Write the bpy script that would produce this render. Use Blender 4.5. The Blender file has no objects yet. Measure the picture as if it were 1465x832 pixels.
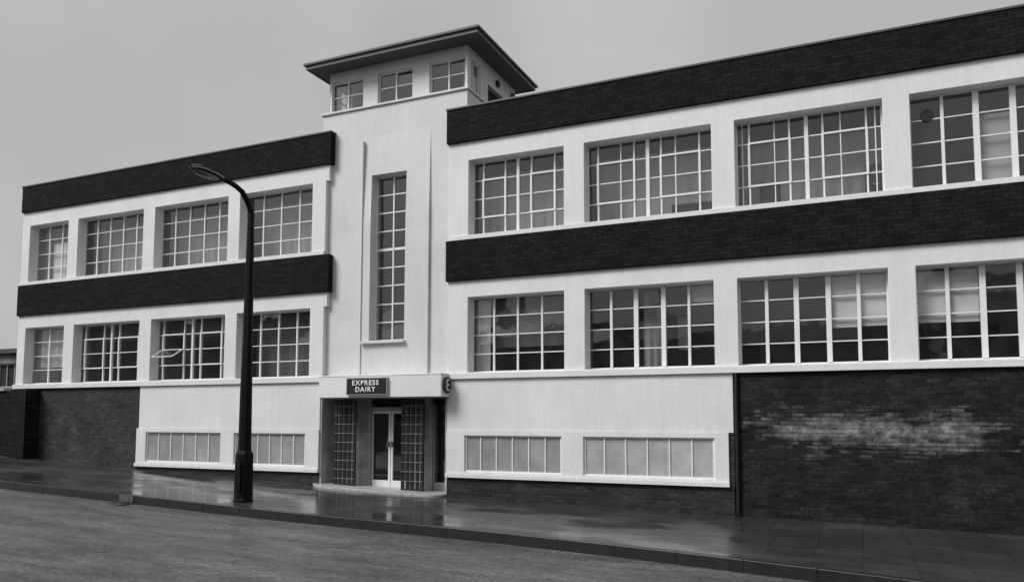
import bpy, bmesh, math, random
from mathutils import Vector, Matrix
random.seed(7)
R = math.radians
sc = bpy.context.scene
col = sc.collection

# ------------------------------------------------------------------ materials (black-and-white photograph: greys only)
def newmat(name):
    m = bpy.data.materials.new(name); m.use_nodes = True
    nt = m.node_tree; nt.nodes.clear()
    out = nt.nodes.new('ShaderNodeOutputMaterial')
    return m, nt, out
def N(nt, t, **kw):
    n = nt.nodes.new(t)
    for k, v in kw.items():
        if k.startswith('i_'):
            n.inputs[k[2:].replace('_', ' ')].default_value = v
        else: setattr(n, k, v)
    return n
def ramp(nt, stops, src):
    n = nt.nodes.new('ShaderNodeValToRGB'); e = n.color_ramp.elements
    while len(e) < len(stops): e.new(0.5)
    for i, (p, v) in enumerate(stops):
        e[i].position = p; e[i].color = (v, v, v, 1)
    nt.links.new(src, n.inputs[0]); return n
def wpos(nt, scale=(1,1,1)):
    g = N(nt, 'ShaderNodeNewGeometry'); mp = N(nt, 'ShaderNodeMapping')
    mp.inputs['Scale'].default_value = scale
    nt.links.new(g.outputs['Position'], mp.inputs['Vector']); return mp.outputs[0]
def noise(nt, vec, sc_, detail=5, rough=.6):
    n = N(nt, 'ShaderNodeTexNoise'); n.inputs['Scale'].default_value = sc_
    n.inputs['Detail'].default_value = detail; n.inputs['Roughness'].default_value = rough
    nt.links.new(vec, n.inputs['Vector']); return n.outputs['Fac']
def mul(nt, a, b, fac=1., mode='MULTIPLY'):
    m = N(nt, 'ShaderNodeMix', data_type='RGBA', blend_type=mode)
    m.inputs[0].default_value = fac
    for s, i in ((a, 6), (b, 7)):
        if isinstance(s, (int, float)): m.inputs[i].default_value = (s, s, s, 1)
        else: nt.links.new(s, m.inputs[i])
    return m.outputs[2]
def bump(nt, h, strength, dist, b):
    n = N(nt, 'ShaderNodeBump'); n.inputs['Strength'].default_value = strength
    n.inputs['Distance'].default_value = dist
    nt.links.new(h, n.inputs['Height']); nt.links.new(n.outputs[0], b.inputs['Normal'])
def bsdf(nt, out, rough=.6, v=.5):
    b = N(nt, 'ShaderNodeBsdfPrincipled'); b.inputs['Roughness'].default_value = rough
    b.inputs['Base Color'].default_value = (v, v, v, 1)
    nt.links.new(b.outputs[0], out.inputs[0]); return b

def mat_paint(name, v, lo=.86, streak=.12, rough=.6, bmp=.25, fine=.0):
    """painted render: large mottling, rain streaks and a fine grain"""
    m, nt, out = newmat(name); b = bsdf(nt, out, rough)
    big = ramp(nt, [(.3, lo), (.7, 1.)], noise(nt, wpos(nt), .9, 6, .62)).outputs[0]
    st = ramp(nt, [(.35, 1 - streak), (.62, 1.)], noise(nt, wpos(nt, (5, 5, .35)), 1.6, 6, .65)).outputs[0]
    gr = ramp(nt, [(.34, .84), (.62, 1.)], noise(nt, wpos(nt), 21, 5, .85)).outputs[0]
    c = mul(nt, mul(nt, mul(nt, big, st), gr), v)
    nt.links.new(c, b.inputs['Base Color'])
    bump(nt, noise(nt, wpos(nt), 60, 4, .7), bmp, .006, b)
    return m
def mat_plain(name, v, rough=.5, metallic=0., var=.15, scale=6):
    m, nt, out = newmat(name); b = bsdf(nt, out, rough); b.inputs['Metallic'].default_value = metallic
    c = mul(nt, ramp(nt, [(.3, 1 - var), (.7, 1.)], noise(nt, wpos(nt), scale, 5, .6)).outputs[0], v)
    nt.links.new(c, b.inputs['Base Color']); return m
def brickvec(nt):
    g = N(nt, 'ShaderNodeNewGeometry'); s = N(nt, 'ShaderNodeSeparateXYZ'); nt.links.new(g.outputs['Position'], s.inputs[0])
    a = N(nt, 'ShaderNodeMath', operation='ADD'); nt.links.new(s.outputs[0], a.inputs[0]); nt.links.new(s.outputs[1], a.inputs[1])
    c = N(nt, 'ShaderNodeCombineXYZ'); nt.links.new(a.outputs[0], c.inputs[0]); nt.links.new(s.outputs[2], c.inputs[1])
    return c.outputs[0], s, a
def mat_brick(name, v1, v2, mortar, rough=.75, mott=1., smear=False, msize=.010, spec=.3):
    m, nt, out = newmat(name); b = bsdf(nt, out, rough); b.inputs['Specular IOR Level'].default_value = spec
    vec, s, a = brickvec(nt)
    t = N(nt, 'ShaderNodeTexBrick'); nt.links.new(vec, t.inputs['Vector'])
    t.inputs['Scale'].default_value = 1; t.inputs['Brick Width'].default_value = .225
    t.inputs['Row Height'].default_value = .075; t.inputs['Mortar Size'].default_value = msize
    t.inputs['Mortar Smooth'].default_value = .3
    for k, v in (('Color1', v1), ('Color2', v2), ('Mortar', mortar)): t.inputs[k].default_value = (v, v, v, 1)
    c = mul(nt, t.outputs[0], ramp(nt, [(.30, 1 - .55 * mott), (.70, 1 + .45 * mott)], noise(nt, wpos(nt), 1.1, 8, .7)).outputs[0])
    c = mul(nt, c, ramp(nt, [(.35, .55), (.65, 1.5)], noise(nt, wpos(nt), 22, 3, .75)).outputs[0])
    if smear:   # long pale lime stain on the old brickwork, between given heights
        nz = noise(nt, wpos(nt, (.55, 1, 1.5)), 1.5, 8, .72)
        z0 = N(nt, 'ShaderNodeMath', operation='SUBTRACT', use_clamp=False); nt.links.new(s.outputs[2], z0.inputs[0]); z0.inputs[1].default_value = 1.47
        ab = N(nt, 'ShaderNodeMath', operation='ABSOLUTE'); nt.links.new(z0.outputs[0], ab.inputs[0])
        zm = N(nt, 'ShaderNodeMapRange'); zm.inputs[1].default_value = .0; zm.inputs[2].default_value = .8; zm.inputs[3].default_value = 1; zm.inputs[4].default_value = 0
        nt.links.new(ab.outputs[0], zm.inputs[0])
        x0 = N(nt, 'ShaderNodeMath', operation='SUBTRACT'); nt.links.new(s.outputs[0], x0.inputs[0]); x0.inputs[1].default_value = .3
        xa = N(nt, 'ShaderNodeMath', operation='ABSOLUTE'); nt.links.new(x0.outputs[0], xa.inputs[0])
        xm = N(nt, 'ShaderNodeMapRange'); xm.inputs[1].default_value = 1.2; xm.inputs[2].default_value = 3.4; xm.inputs[3].default_value = 1; xm.inputs[4].default_value = 0
        nt.links.new(xa.outputs[0], xm.inputs[0])
        f1 = N(nt, 'ShaderNodeMath', operation='MULTIPLY'); nt.links.new(zm.outputs[0], f1.inputs[0]); nt.links.new(xm.outputs[0], f1.inputs[1])
        nz2 = N(nt, 'ShaderNodeMapRange', clamp=False); nt.links.new(nz, nz2.inputs[0]); nz2.inputs[1].default_value = .25; nz2.inputs[2].default_value = .75
        f2 = N(nt, 'ShaderNodeMath', operation='ADD'); nt.links.new(f1.outputs[0], f2.inputs[0]); nt.links.new(nz2.outputs[0], f2.inputs[1])
        t2 = N(nt, 'ShaderNodeTexBrick'); nt.links.new(vec, t2.inputs['Vector'])
        t2.inputs['Scale'].default_value = 1; t2.inputs['Brick Width'].default_value = .225; t2.inputs['Row Height'].default_value = .075; t2.inputs['Mortar Size'].default_value = msize
        for k_, v_ in (('Color1', 0), ('Color2', .24), ('Mortar', -.05)): t2.inputs[k_].default_value = (v_, v_, v_, 1)
        rw = noise(nt, wpos(nt, (.25, .25, 13.3)), 1., 2, .5)
        f3 = N(nt, 'ShaderNodeMath', operation='ADD'); nt.links.new(f2.outputs[0], f3.inputs[0]); nt.links.new(t2.outputs[0], f3.inputs[1])
        f4 = N(nt, 'ShaderNodeMath', operation='MULTIPLY_ADD'); nt.links.new(rw, f4.inputs[0]); f4.inputs[1].default_value = .7; nt.links.new(f3.outputs[0], f4.inputs[2])
        fr = ramp(nt, [(.0, 0), (1., 1)], N2(nt, f4.outputs[0], 1.46, 2.15))
        mx = N(nt, 'ShaderNodeMix', data_type='RGBA'); nt.links.new(fr.outputs[0], mx.inputs[0])
        nt.links.new(c, mx.inputs[6]); k = mul(nt, ramp(nt, [(.35, .06), (.68, .40)], noise(nt, wpos(nt), 5, 6, .75)).outputs[0], 1.)
        nt.links.new(k, mx.inputs[7]); c = mx.outputs[2]
    nt.links.new(c, b.inputs['Base Color'])
    inv = N(nt, 'ShaderNodeMath', operation='SUBTRACT'); inv.inputs[0].default_value = 1; nt.links.new(t.outputs['Fac'], inv.inputs[1])
    bump(nt, inv.outputs[0], .5, .006, b)
    return m
def N2(nt, sock, a, b_):
    n = N(nt, 'ShaderNodeMapRange'); n.inputs[1].default_value = a; n.inputs[2].default_value = b_
    nt.links.new(sock, n.inputs[0]); return n.outputs[0]

def mat_glass(name, ior=1.7, tint=.85, dirt=.03):
    m, nt, out = newmat(name)
    tr = N(nt, 'ShaderNodeBsdfTransparent'); tr.inputs[0].default_value = (tint, tint, tint, 1)
    gl = N(nt, 'ShaderNodeBsdfGlossy'); gl.inputs['Roughness'].default_value = .03
    df = N(nt, 'ShaderNodeBsdfDiffuse'); df.inputs[0].default_value = (.35, .35, .35, 1)
    fr = N(nt, 'ShaderNodeFresnel'); fr.inputs[0].default_value = ior
    ge = N(nt, 'ShaderNodeNewGeometry'); mi = N(nt, 'ShaderNodeMix', data_type='FLOAT'); nt.links.new(ge.outputs['Backfacing'], mi.inputs[0])
    mi.inputs[2].default_value = ior; mi.inputs[3].default_value = 1 / ior; nt.links.new(mi.outputs[0], fr.inputs[0])
    bp = N(nt, 'ShaderNodeBump'); bp.inputs['Strength'].default_value = .12; bp.inputs['Distance'].default_value = .02
    nt.links.new(noise(nt, wpos(nt), 2.2, 2, .5), bp.inputs['Height']); nt.links.new(bp.outputs[0], gl.inputs['Normal'])
    m1 = N(nt, 'ShaderNodeMixShader'); m2 = N(nt, 'ShaderNodeMixShader')
    dn = ramp(nt, [(.35, dirt * .3), (.75, dirt * 2)], noise(nt, wpos(nt), 3.5, 6, .7))
    nt.links.new(dn.outputs[0], m1.inputs[0]); nt.links.new(tr.outputs[0], m1.inputs[1]); nt.links.new(df.outputs[0], m1.inputs[2])
    nt.links.new(fr.outputs[0], m2.inputs[0]); nt.links.new(m1.outputs[0], m2.inputs[1]); nt.links.new(gl.outputs[0], m2.inputs[2])
    nt.links.new(m2.outputs[0], out.inputs[0]); return m
def mat_frosted(name, v):
    m, nt, out = newmat(name); b = bsdf(nt, out, .28)
    c = mul(nt, ramp(nt, [(.3, .72), (.7, 1.12)], noise(nt, wpos(nt), 2.0, 7, .7)).outputs[0], v)
    ge = N(nt, 'ShaderNodeNewGeometry'); c = mul(nt, c, ramp(nt, [(0, .78), (1, 1.1)], ge.outputs['Random Per Island']).outputs[0])
    nt.links.new(c, b.inputs['Base Color']); bump(nt, noise(nt, wpos(nt), 90, 2, .5), .4, .003, b); return m

def mat_pavement(name):
    m, nt, out = newmat(name); b = bsdf(nt, out)
    g = N(nt, 'ShaderNodeNewGeometry')
    t = N(nt, 'ShaderNodeTexBrick'); nt.links.new(g.outputs['Position'], t.inputs['Vector'])
    mp = N(nt, 'ShaderNodeMapping'); mp.inputs['Rotation'].default_value = (0, 0, R(90)); nt.links.new(g.outputs['Position'], mp.inputs[0]); nt.links.new(mp.outputs[0], t.inputs['Vector'])
    t.inputs['Scale'].default_value = 1; t.inputs['Brick Width'].default_value = .9; t.inputs['Row Height'].default_value = .62
    t.inputs['Mortar Size'].default_value = .007; t.inputs['Mortar Smooth'].default_value = .4
    for k, v in (('Color1', .060), ('Color2', .040), ('Mortar', .02)): t.inputs[k].default_value = (v, v, v, 1)
    c = mul(nt, t.outputs[0], ramp(nt, [(.3, .6), (.7, 1.15)], noise(nt, wpos(nt), .8, 7, .65)).outputs[0])
    c = mul(nt, c, ramp(nt, [(.3, .7), (.7, 1.2)], noise(nt, wpos(nt), 60, 3, .7)).outputs[0])
    nt.links.new(c, b.inputs['Base Color'])
    wet = noise(nt, wpos(nt, (.55, 1.1, 1)), .9, 6, .6)
    rr = N(nt, 'ShaderNodeMapRange'); rr.inputs[1].default_value = .42; rr.inputs[2].default_value = .62; rr.inputs[3].default_value = .07; rr.inputs[4].default_value = .42
    nt.links.new(wet, rr.inputs[0]); nt.links.new(rr.outputs[0], b.inputs['Roughness'])
    hh = mul(nt, t.outputs['Fac'], noise(nt, wpos(nt), 24, 4, .6), .6, 'SUBTRACT')
    bump(nt, noise(nt, wpos(nt), 9, 5, .6), .22, .012, b)
    return m
def mat_road(name):
    m, nt, out = newmat(name); b = bsdf(nt, out)
    c = mul(nt, ramp(nt, [(.3, .75), (.7, 1.2)], noise(nt, wpos(nt, (.4, 1.2, 1)), .7, 7, .65)).outputs[0], .095)
    c = mul(nt, c, ramp(nt, [(.40, .3), (.60, 2.0)], noise(nt, wpos(nt), 15, 6, .95)).outputs[0])
    c = mul(nt, c, ramp(nt, [(.38, .6), (.62, 1.35)], noise(nt, wpos(nt, (.35, 1, 1)), 2.2, 6, .75)).outputs[0])
    nt.links.new(c, b.inputs['Base Color'])
    rr = N(nt, 'ShaderNodeMapRange'); rr.inputs[1].default_value = .35; rr.inputs[2].default_value = .7; rr.inputs[3].default_value = .24; rr.inputs[4].default_value = .5
    nt.links.new(noise(nt, wpos(nt, (.12, 1, 1)), 1.1, 6, .65), rr.inputs[0]); nt.links.new(rr.outputs[0], b.inputs['Roughness'])
    bump(nt, noise(nt, wpos(nt), 45, 4, .85), 1.0, .014, b)
    return m

M = {}
M['white'] = mat_paint('white_render', .83, lo=.88, streak=.06)
M['cream'] = mat_paint('off_white_render', .72, lo=.88, streak=.05)
M['fascia'] = mat_paint('canopy_render', .84, lo=.92, streak=.05)
M['bar'] = mat_plain('white_gloss_paint', .82, .35, var=.12)
M['band'] = mat_brick('dark_painted_brick', .009, .017, .005, rough=.85, mott=.35, msize=.006, spec=.1)
M['brick'] = mat_brick('sooty_brick', .030, .052, .038, rough=.75, spec=.2)
M['brick_r'] = mat_brick('sooty_brick_stained', .010, .026, .017, rough=.75, smear=True, spec=.15)
M['brick_y'] = mat_brick('black_yard_brick', .010, .020, .013, rough=.85, spec=.1)
M['plinth'] = mat_brick('dark_plinth_brick', .012, .036, .022, rough=.6, spec=.3)
M['glass'] = mat_glass('window_glass', 1.95)
M['glass_up'] = mat_glass('upper_window_glass', 1.95, .85, .04)
M['frost'] = mat_frosted('wired_glass', .33)
M['frost2'] = mat_frosted('wired_glass_pale', .44)
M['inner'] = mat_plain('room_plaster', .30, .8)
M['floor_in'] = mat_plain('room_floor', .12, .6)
M['dark'] = mat_plain('dark_stuff', .006, .8)
M['blind'] = mat_plain('blind_cloth', .78, .8, var=.12, scale=3)
M['net'] = mat_plain('grey_curtain', .50, .9, var=.12, scale=2)
M['net2'] = mat_plain('pane_lightening_net', .20, .9, var=.15, scale=2)  # cloth of the nets added to lighten the lower panes
M['soffit'] = mat_paint('roof_soffit_boards', .10, lo=.7, streak=.2)
M['roof'] = mat_plain('roof_felt', .10, .6)
M['fasciaboard'] = mat_plain('roof_fascia_paint', .085, .45)
M['tile'] = mat_plain('grey_marble_tile', .52, .22, var=.5, scale=3)
M['trim'] = mat_plain('pale_trim', .38, .45)
M['iron'] = mat_plain('black_iron', .008, .5, var=.3)
M['gatebar'] = mat_plain('gate_bar_metal', .30, .4, .3, var=.3)
M['signface'] = mat_plain('sign_black_enamel', .012, .4, var=.1)
M['letter'] = mat_plain('sign_letter_white', .85, .4, var=.05)
M['column'] = mat_plain('lamp_column_paint', .007, .6, var=.4, scale=14)
M['column'].node_tree.nodes['Principled BSDF'].inputs['Specular IOR Level'].default_value = .15
M['lantern'] = mat_plain('lantern_aluminium', .38, .35, .7, var=.2)
M['bowl'] = mat_plain('lantern_bowl', .10, .12, var=.1)
M['kerb'] = mat_plain('kerb_granite', .022, .35, var=.5, scale=5)
M['kerb2'] = mat_plain('gully_metal', .11, .4, var=.4, scale=12)
M['pave'] = mat_pavement('wet_paving'); M['road'] = mat_road('wet_asphalt')
M['stone'] = mat_plain('step_stone', .48, .35, var=.35, scale=7)
M['earth'] = mat_plain('yard_ground', .06, .8)
M['farbrick'] = mat_brick('far_brick', .14, .20, .2)
M['slate'] = mat_plain('slate', .06, .5)

# ------------------------------------------------------------------ mesh helpers
class MB:
    def __init__(s): s.v = []; s.f = []
    def quad(s, *p):
        i = len(s.v); s.v += [tuple(q) for q in p]; s.f.append(tuple(range(i, i + len(p))))
    def box(s, x0, x1, y0, y1, z0, z1, mat=None):
        i = len(s.v)
        P = [(x, y, z) for z in (z0, z1) for y in (y0, y1) for x in (x0, x1)]
        if mat: P = [tuple(mat @ Vector(p)) for p in P]
        s.v += P
        for q in ((0, 2, 3, 1), (4, 5, 7, 6), (0, 1, 5, 4), (2, 6, 7, 3), (0, 4, 6, 2), (1, 3, 7, 5)):
            s.f.append(tuple(i + k for k in q))
        return s
    def tube(s, pts, rads, n=12, caps=True, squash=None):
        """rings along pts"""
        pts = [Vector(p) for p in pts]; base = len(s.v); pn = None
        for k, p in enumerate(pts):
            d = (pts[min(k + 1, len(pts) - 1)] - pts[max(k - 1, 0)]).normalized()
            a = Vector((1, 0, 0)) if abs(d.x) < .9 else Vector((0, 1, 0))
            u = d.cross(a).normalized() if pn is None else (pn - d * pn.dot(d)).normalized(); pn = u
            w = d.cross(u)
            r = rads[k] if hasattr(rads, '__len__') else rads
            ru, rw = (r if hasattr(r, '__len__') else (r, r))
            for j in range(n):
                t = 2 * math.pi * j / n
                s.v.append(tuple(p + u * (math.cos(t) * ru) + w * (math.sin(t) * rw)))
        for k in range(len(pts) - 1):
            for j in range(n):
                a = base + k * n + j; b = base + k * n + (j + 1) % n
                s.f.append((a, b, b + n, a + n))
        if caps:
            s.f.append(tuple(base + j for j in reversed(range(n))))
            s.f.append(tuple(base + (len(pts) - 1) * n + j for j in range(n)))
        return s
    def build(s, name, mat, parent=None, bevel=0, smooth=False, loc=None):
        sheet = name in ('pane', 'glass')
        me = bpy.data.meshes.new(name)
        off = Vector(loc) if loc is not None else (Vector((0, 0, 0)))
        wp = parent_world(parent) if parent else Vector((0, 0, 0))
        o = bpy.data.objects.new(name, me)
        if parent: o.parent = parent
        me.from_pydata([tuple(Vector(v) - off - (wp if parent else Vector())) if True else v for v in s.v], [], s.f)
        o.location = off
        bm = bmesh.new(); bm.from_mesh(me); bmesh.ops.remove_doubles(bm, verts=bm.verts, dist=.0002)
        (None if sheet else bmesh.ops.recalc_face_normals(bm, faces=bm.faces)); bm.to_mesh(me); bm.free()
        me.materials.append(M[mat] if isinstance(mat, str) else mat)
        if smooth:
            for p in me.polygons: p.use_smooth = True
            me.set_sharp_from_angle(angle=R(40))
        col.objects.link(o)
        if bevel:
            b = o.modifiers.new('bevel', 'BEVEL'); b.width = bevel; b.segments = 2; b.limit_method = 'ANGLE'; b.angle_limit = R(40)
        return o
def parent_world(p):
    v = Vector((0, 0, 0))
    while p is not None: v += p.location; p = p.parent
    return v
def thing(name, loc, label, cat, group=None):
    o = bpy.data.objects.new(name, None); o.location = loc; o.empty_display_size = .3; col.objects.link(o)
    return tag(o, label, cat, group)
def tag(o, label=None, cat=None, group=None, kind=None):
    for k, v in (('label', label), ('category', cat), ('group', group), ('kind', kind)):
        if v: o[k] = v
    return o
def wall_grid(mb, x0, x1, z0, z1, y0, y1, holes):
    """solid slab in XZ with rectangular holes and real reveals"""
    xs = sorted({x0, x1, *[h[0] for h in holes], *[h[1] for h in holes]})
    zs = sorted({z0, z1, *[h[2] for h in holes], *[h[3] for h in holes]})
    def solid(i, j):
        if i < 0 or j < 0 or i >= len(xs) - 1 or j >= len(zs) - 1: return False
        cx = (xs[i] + xs[i+1]) / 2; cz = (zs[j] + zs[j+1]) / 2
        return not any(h[0] < cx < h[1] and h[2] < cz < h[3] for h in holes)
    for i in range(len(xs) - 1):
        for j in range(len(zs) - 1):
            if not solid(i, j): continue
            a, b, c, d = xs[i], xs[i+1], zs[j], zs[j+1]
            mb.quad((a, y0, c), (b, y0, c), (b, y0, d), (a, y0, d)); mb.quad((a, y1, c), (a, y1, d), (b, y1, d), (b, y1, c))
            if not solid(i-1, j): mb.quad((a, y0, c), (a, y0, d), (a, y1, d), (a, y1, c))
            if not solid(i+1, j): mb.quad((b, y0, c), (b, y1, c), (b, y1, d), (b, y0, d))
            if not solid(i, j-1): mb.quad((a, y0, c), (a, y1, c), (b, y1, c), (b, y0, c))
            if not solid(i, j+1): mb.quad((a, y0, d), (b, y0, d), (b, y1, d), (a, y1, d))

# ------------------------------------------------------------------ ground
GP = [(-60, 1.3), (-40, 1.15), (-30, .88), (-22, .50), (-18, .30), (-12, .077), (-10, .0), (-8.4, -.045), (-2.15, -.155), (6, -.30), (40, -.7)]
def g(x):
    if x <= GP[0][0]: return GP[0][1]
    for (a, za), (b, zb) in zip(GP, GP[1:]):
        if x <= b: return za + (zb - za) * (x - a) / (b - a)
    return GP[-1][1]
def gs(x):  # smoothed
    return sum(g(x + d) for d in (-1.2, -.6, 0, .6, 1.2)) / 5
def strip(name, y0, y1, dz, mat, dz1=None, x0=-90, x1=70, step=1.0):
    mb = MB(); n = int((x1 - x0) / step); k0 = abs(y0 + 4) < .5; k1 = abs(y1 + 4) < .5
    for i in range(n):
        a = x0 + i * step; b = a + step
        mb.quad((a, y0 + k0 * kdy(a), gs(a) + dz), (b, y0 + k0 * kdy(b), gs(b) + dz), (b, y1 + k1 * kdy(b), gs(b) + dz), (a, y1 + k1 * kdy(a), gs(a) + dz))
    o = mb.build(name, mat, smooth=True); o['kind'] = 'structure'; return o
def solid_strip(mb, y0, y1, zb, zt, x0, x1, step=1.0, gap=0.):
    n = round((x1 - x0) / step)
    for i in range(n):
        a = x0 + i * step; b = a + step - gap; ka, kb_ = (kdy(a), kdy(b)) if y0 > -6 else (0, 0)
        A = [(a, y0 + ka, gs(a) + zb), (b, y0 + kb_, gs(b) + zb), (b, y1 + kb_, gs(b) + zb), (a, y1 + ka, gs(a) + zb)]
        T = [(a, y0 + ka, gs(a) + zt), (b, y0 + kb_, gs(b) + zt), (b, y1 + kb_, gs(b) + zt), (a, y1 + ka, gs(a) + zt)]
        mb.quad(*T); mb.quad(*reversed(A)); mb.quad(A[0], A[1], T[1], T[0]); mb.quad(A[2], A[3], T[3], T[2])
        mb.quad(A[1], A[2], T[2], T[1]); mb.quad(A[3], A[0], T[0], T[3])
KY = -4.06; KH = .165
def kdy(x): return 0 if x < -9 else -min(1.5, .011 * (x + 9) ** 2)   # the kerb line swings out slowly to the right
strip('pavement', KY + .15, 1.6, 0, 'pave')
mb = MB(); solid_strip(mb, KY, KY + .146, -.35, .004, -60, 50, .915, .001); kb = mb.build('kerb', 'kerb', bevel=.007); kb['kind'] = 'structure'
strip('road', -13.0, KY + .01, -KH, 'road')
mb = MB(); solid_strip(mb, -13.15, -13.0, -.35, .004, -60, 50, .915, .001); kb = mb.build('kerb', 'kerb', bevel=.007); kb['kind'] = 'structure'
strip('pavement', -17.6, -13.15, 0, 'pave')
mb = MB(); mb.quad((-600, -600, -.6), (600, -600, -.6), (600, 600, -.6), (-600, 600, -.6)); o = mb.build('ground', 'earth'); o['kind'] = 'structure'
# a pale gully grating set in the kerb line
t = thing('drain_gully', (-13.55, KY - .17, gs(-13.55) - KH), 'small metal drain gully at the kerb edge left of the lamp post', 'drain')
mb = MB(); w0 = Vector(t.location)
mb.box(w0.x - .22, w0.x + .22, w0.y - .14, w0.y + .14, w0.z + .002, w0.z + .016)
mb.build('frame', 'kerb2', t, bevel=.004)
mb = MB()
for k in range(7): mb.box(w0.x - .18 + k * .056, w0.x - .155 + k * .056, w0.y - .11, w0.y + .11, w0.z + .018, w0.z + .03)
mb.build('grating', 'kerb2', t)
mb = MB(); mb.box(w0.x - .2, w0.x + .2, KY - .012, KY - .002, w0.z + .03, w0.z + KH + .002); mb.build('kerb_inlet', 'kerb2', t, bevel=.003)

# ------------------------------------------------------------------ the building
B = thing('office_building', (-8, 0, 0), 'long white two storey office block with dark horizontal bands and a central stair tower', 'building')
LE, LW, RW, RE = -23.307, -11.90, -8.448, 7.4
ZB, ZH0, ZBH, ZLG, ZLS, ZLH, ZMB, ZMT, ZUS, ZUH, ZPB, ZPT = .388, .527, 1.316, 2.565, 2.71, 4.398, 4.776, 5.700, 5.814, 7.535, 7.959, 8.743
lwin = [(-22.96, -21.246), (-20.826, -18.16), (-17.718, -15.059), (-14.657, -12.311)]
rwin = [(-7.94, -5.647), (-5.187, -2.532), (-2.083, .549), (.993, 3.63), (4.07, 6.70)]
def part(mb, name, mat, **k): return mb.build(name, mat, B, **k)
# walls of the two wings
for (a, b, wins) in ((LE, LW, lwin), (RW, RE, rwin)):
    mb = MB(); holes = [(x0, x1, ZLS, ZLH) for x0, x1 in wins] + [(x0, x1, ZUS, ZUH) for x0, x1 in wins]
    wall_grid(mb, a, b, ZLG, 8.70, 0, .32, holes)
    part(mb, 'wall', 'white', bevel=.008)
    # sides, back and roof
    mb = MB()
    if a == LE: mb.box(LE, LE + .3, .321, 8, 0, 8.70)
    else: mb.box(RE - .3, RE, .321, 8, -.5, 8.70)
    mb.box(a, b, 8.001, 8.3, -.5, 8.70)
    part(mb, 'outer_wall', 'white', bevel=.006)
    mb = MB(); mb.box(a + .31, b - .0 if a == LE else b - .31, .33, 7.99, 8.35, 8.52); part(mb, 'flat_roof', 'roof')
    # ceilings and floors inside
    mb = MB()
    x1 = b - .01 if a == LE else b - .31
    for z0, z1 in ((2.15, 2.45), (4.95, 5.35), (8.05, 8.34)):
        mb.box(a + .31, x1, .325, 7.99, z0, z1)
    part(mb, 'floor_slab', 'inner')
    mb = MB()
    for z0, z1 in ((2.46, 4.94), (5.36, 8.04)): mb.box(a + .31, x1, 5.2, 5.3, z0, z1)
    for k, (w0_, w1_) in enumerate(wins[:-1]):
        if k % 2: 
            xm = (w1_ + wins[k+1][0]) / 2
            for z0, z1 in ((2.46, 4.94), (5.36, 8.04)): mb.box(xm - .05, xm + .05, .33, 5.19, z0, z1)
    part(mb, 'partition_wall', 'inner')
    if a == RW:
        mb = MB(); mb.box(-8.03, -7.97, .33, 5.19, 2.46, 4.94); mb.box(-8.03, -7.97, .33, 5.19, 5.36, 8.04); part(mb, 'partition_wall', 'floor_in')  # dark partition added to cover the sunlit tower side behind the glass
# dark bands (brick, standing proud of the white wall)
for (x0, x1, z0, z1, y0) in ((LE - .0, LW + .17, ZPB, ZPT, -.07), (LE, LW + .17, ZMB, ZMT, -.07), (RW - .03, RE, ZPB, ZPT, -.07), (RW - .03, RE, ZMB, ZMT, -.07)):
    mb = MB(); mb.box(x0, x1, y0, .11 if z0 < 7 else .325, z0, z1)
    part(mb, 'parapet_band' if z0 > 7 else 'spandrel_band', 'band', bevel=.01)
    if z0 > 7:
        mb = MB(); mb.box(x0 - .015, x1 + .015, y0 - .02, .36, z1 + .001, z1 + .045); part(mb, 'coping', 'fasciaboard', bevel=.006)
# ledge / sill courses
for (x0, x1) in ((LE - .04, LW), (RW, RE)):
    mb = MB(); mb.box(x0, x1, -.06, .0 - .002, ZLG, ZLS - .015); part(mb, 'sill_course', 'white', bevel=.008)
    mb = MB(); mb.box(x0 + .04, x1, -.045, -.002, ZMT + .003, ZUS - .012); part(mb, 'sill_course', 'white', bevel=.006)
# lintel ends and hopper-like returns beside the tower
for z0, z1 in ((ZUH, ZPB), (ZLH, ZMB)):
    mb = MB(); mb.box(LW + .001, LW + .09, .0, .118, z0 + .02, z1 - .004); part(mb, 'lintel_end', 'white', bevel=.005)
# lower white fronts with their window surrounds
low = [(-17.733, -15.062), (-14.619, -12.36)], [(-7.988, -5.703), (-5.226, -2.56)]
for (x0, x1, xs0, xs1, wins, gm) in ((-18.04, -11.95, -18.09, -11.95, low[0], ('frost', 'frost')), (-8.44, -2.204, -8.44, -2.297, low[1], ('frost', 'frost2'))):
    mb = MB(); mb.box(x0, x1, 0, .30, 1.42, ZLG - .002); part(mb, 'wall', 'white', bevel=.006)
    mb = MB(); wall_grid(mb, xs0, xs1, ZB + .09, 1.417, -.03, .30, [(a, b, ZH0, ZBH) for a, b in wins]); part(mb, 'window_surround', 'white', bevel=.006)
    mb = MB(); mb.box(xs0 - .01, xs1 + (.01 if x0 < -10 else .01), -.075, .30, ZB, ZB + .088); part(mb, 'sill_course', 'white', bevel=.008)
    for (a, b), m_ in zip(wins, gm):
        mb = MB(); n = 6; w = b - a
        mb.box(a, b, .012, .05, ZH0, ZH0 + .03); mb.box(a, b, .012, .05, ZBH - .03, ZBH)
        for k in range(n + 1):
            t_ = .022 if k in (0, n) else .013
            xc = min(max(a + w * k / n, a + t_), b - t_)
            mb.box(xc - t_, xc + t_, .014, .048, ZH0 + .031, ZBH - .031)
        fr = part(mb, 'basement_window', 'bar')
        mb = MB()
        for k in range(n):
            rx = random.uniform(-.004, .004)
            mb.quad((a + w*k/n, .034 + rx, ZH0), (a + w*(k+1)/n, .034 - rx, ZH0), (a + w*(k+1)/n, .034 - rx, ZBH), (a + w*k/n, .034 + rx, ZBH))
        mb.build('pane', m_, fr)
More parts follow.
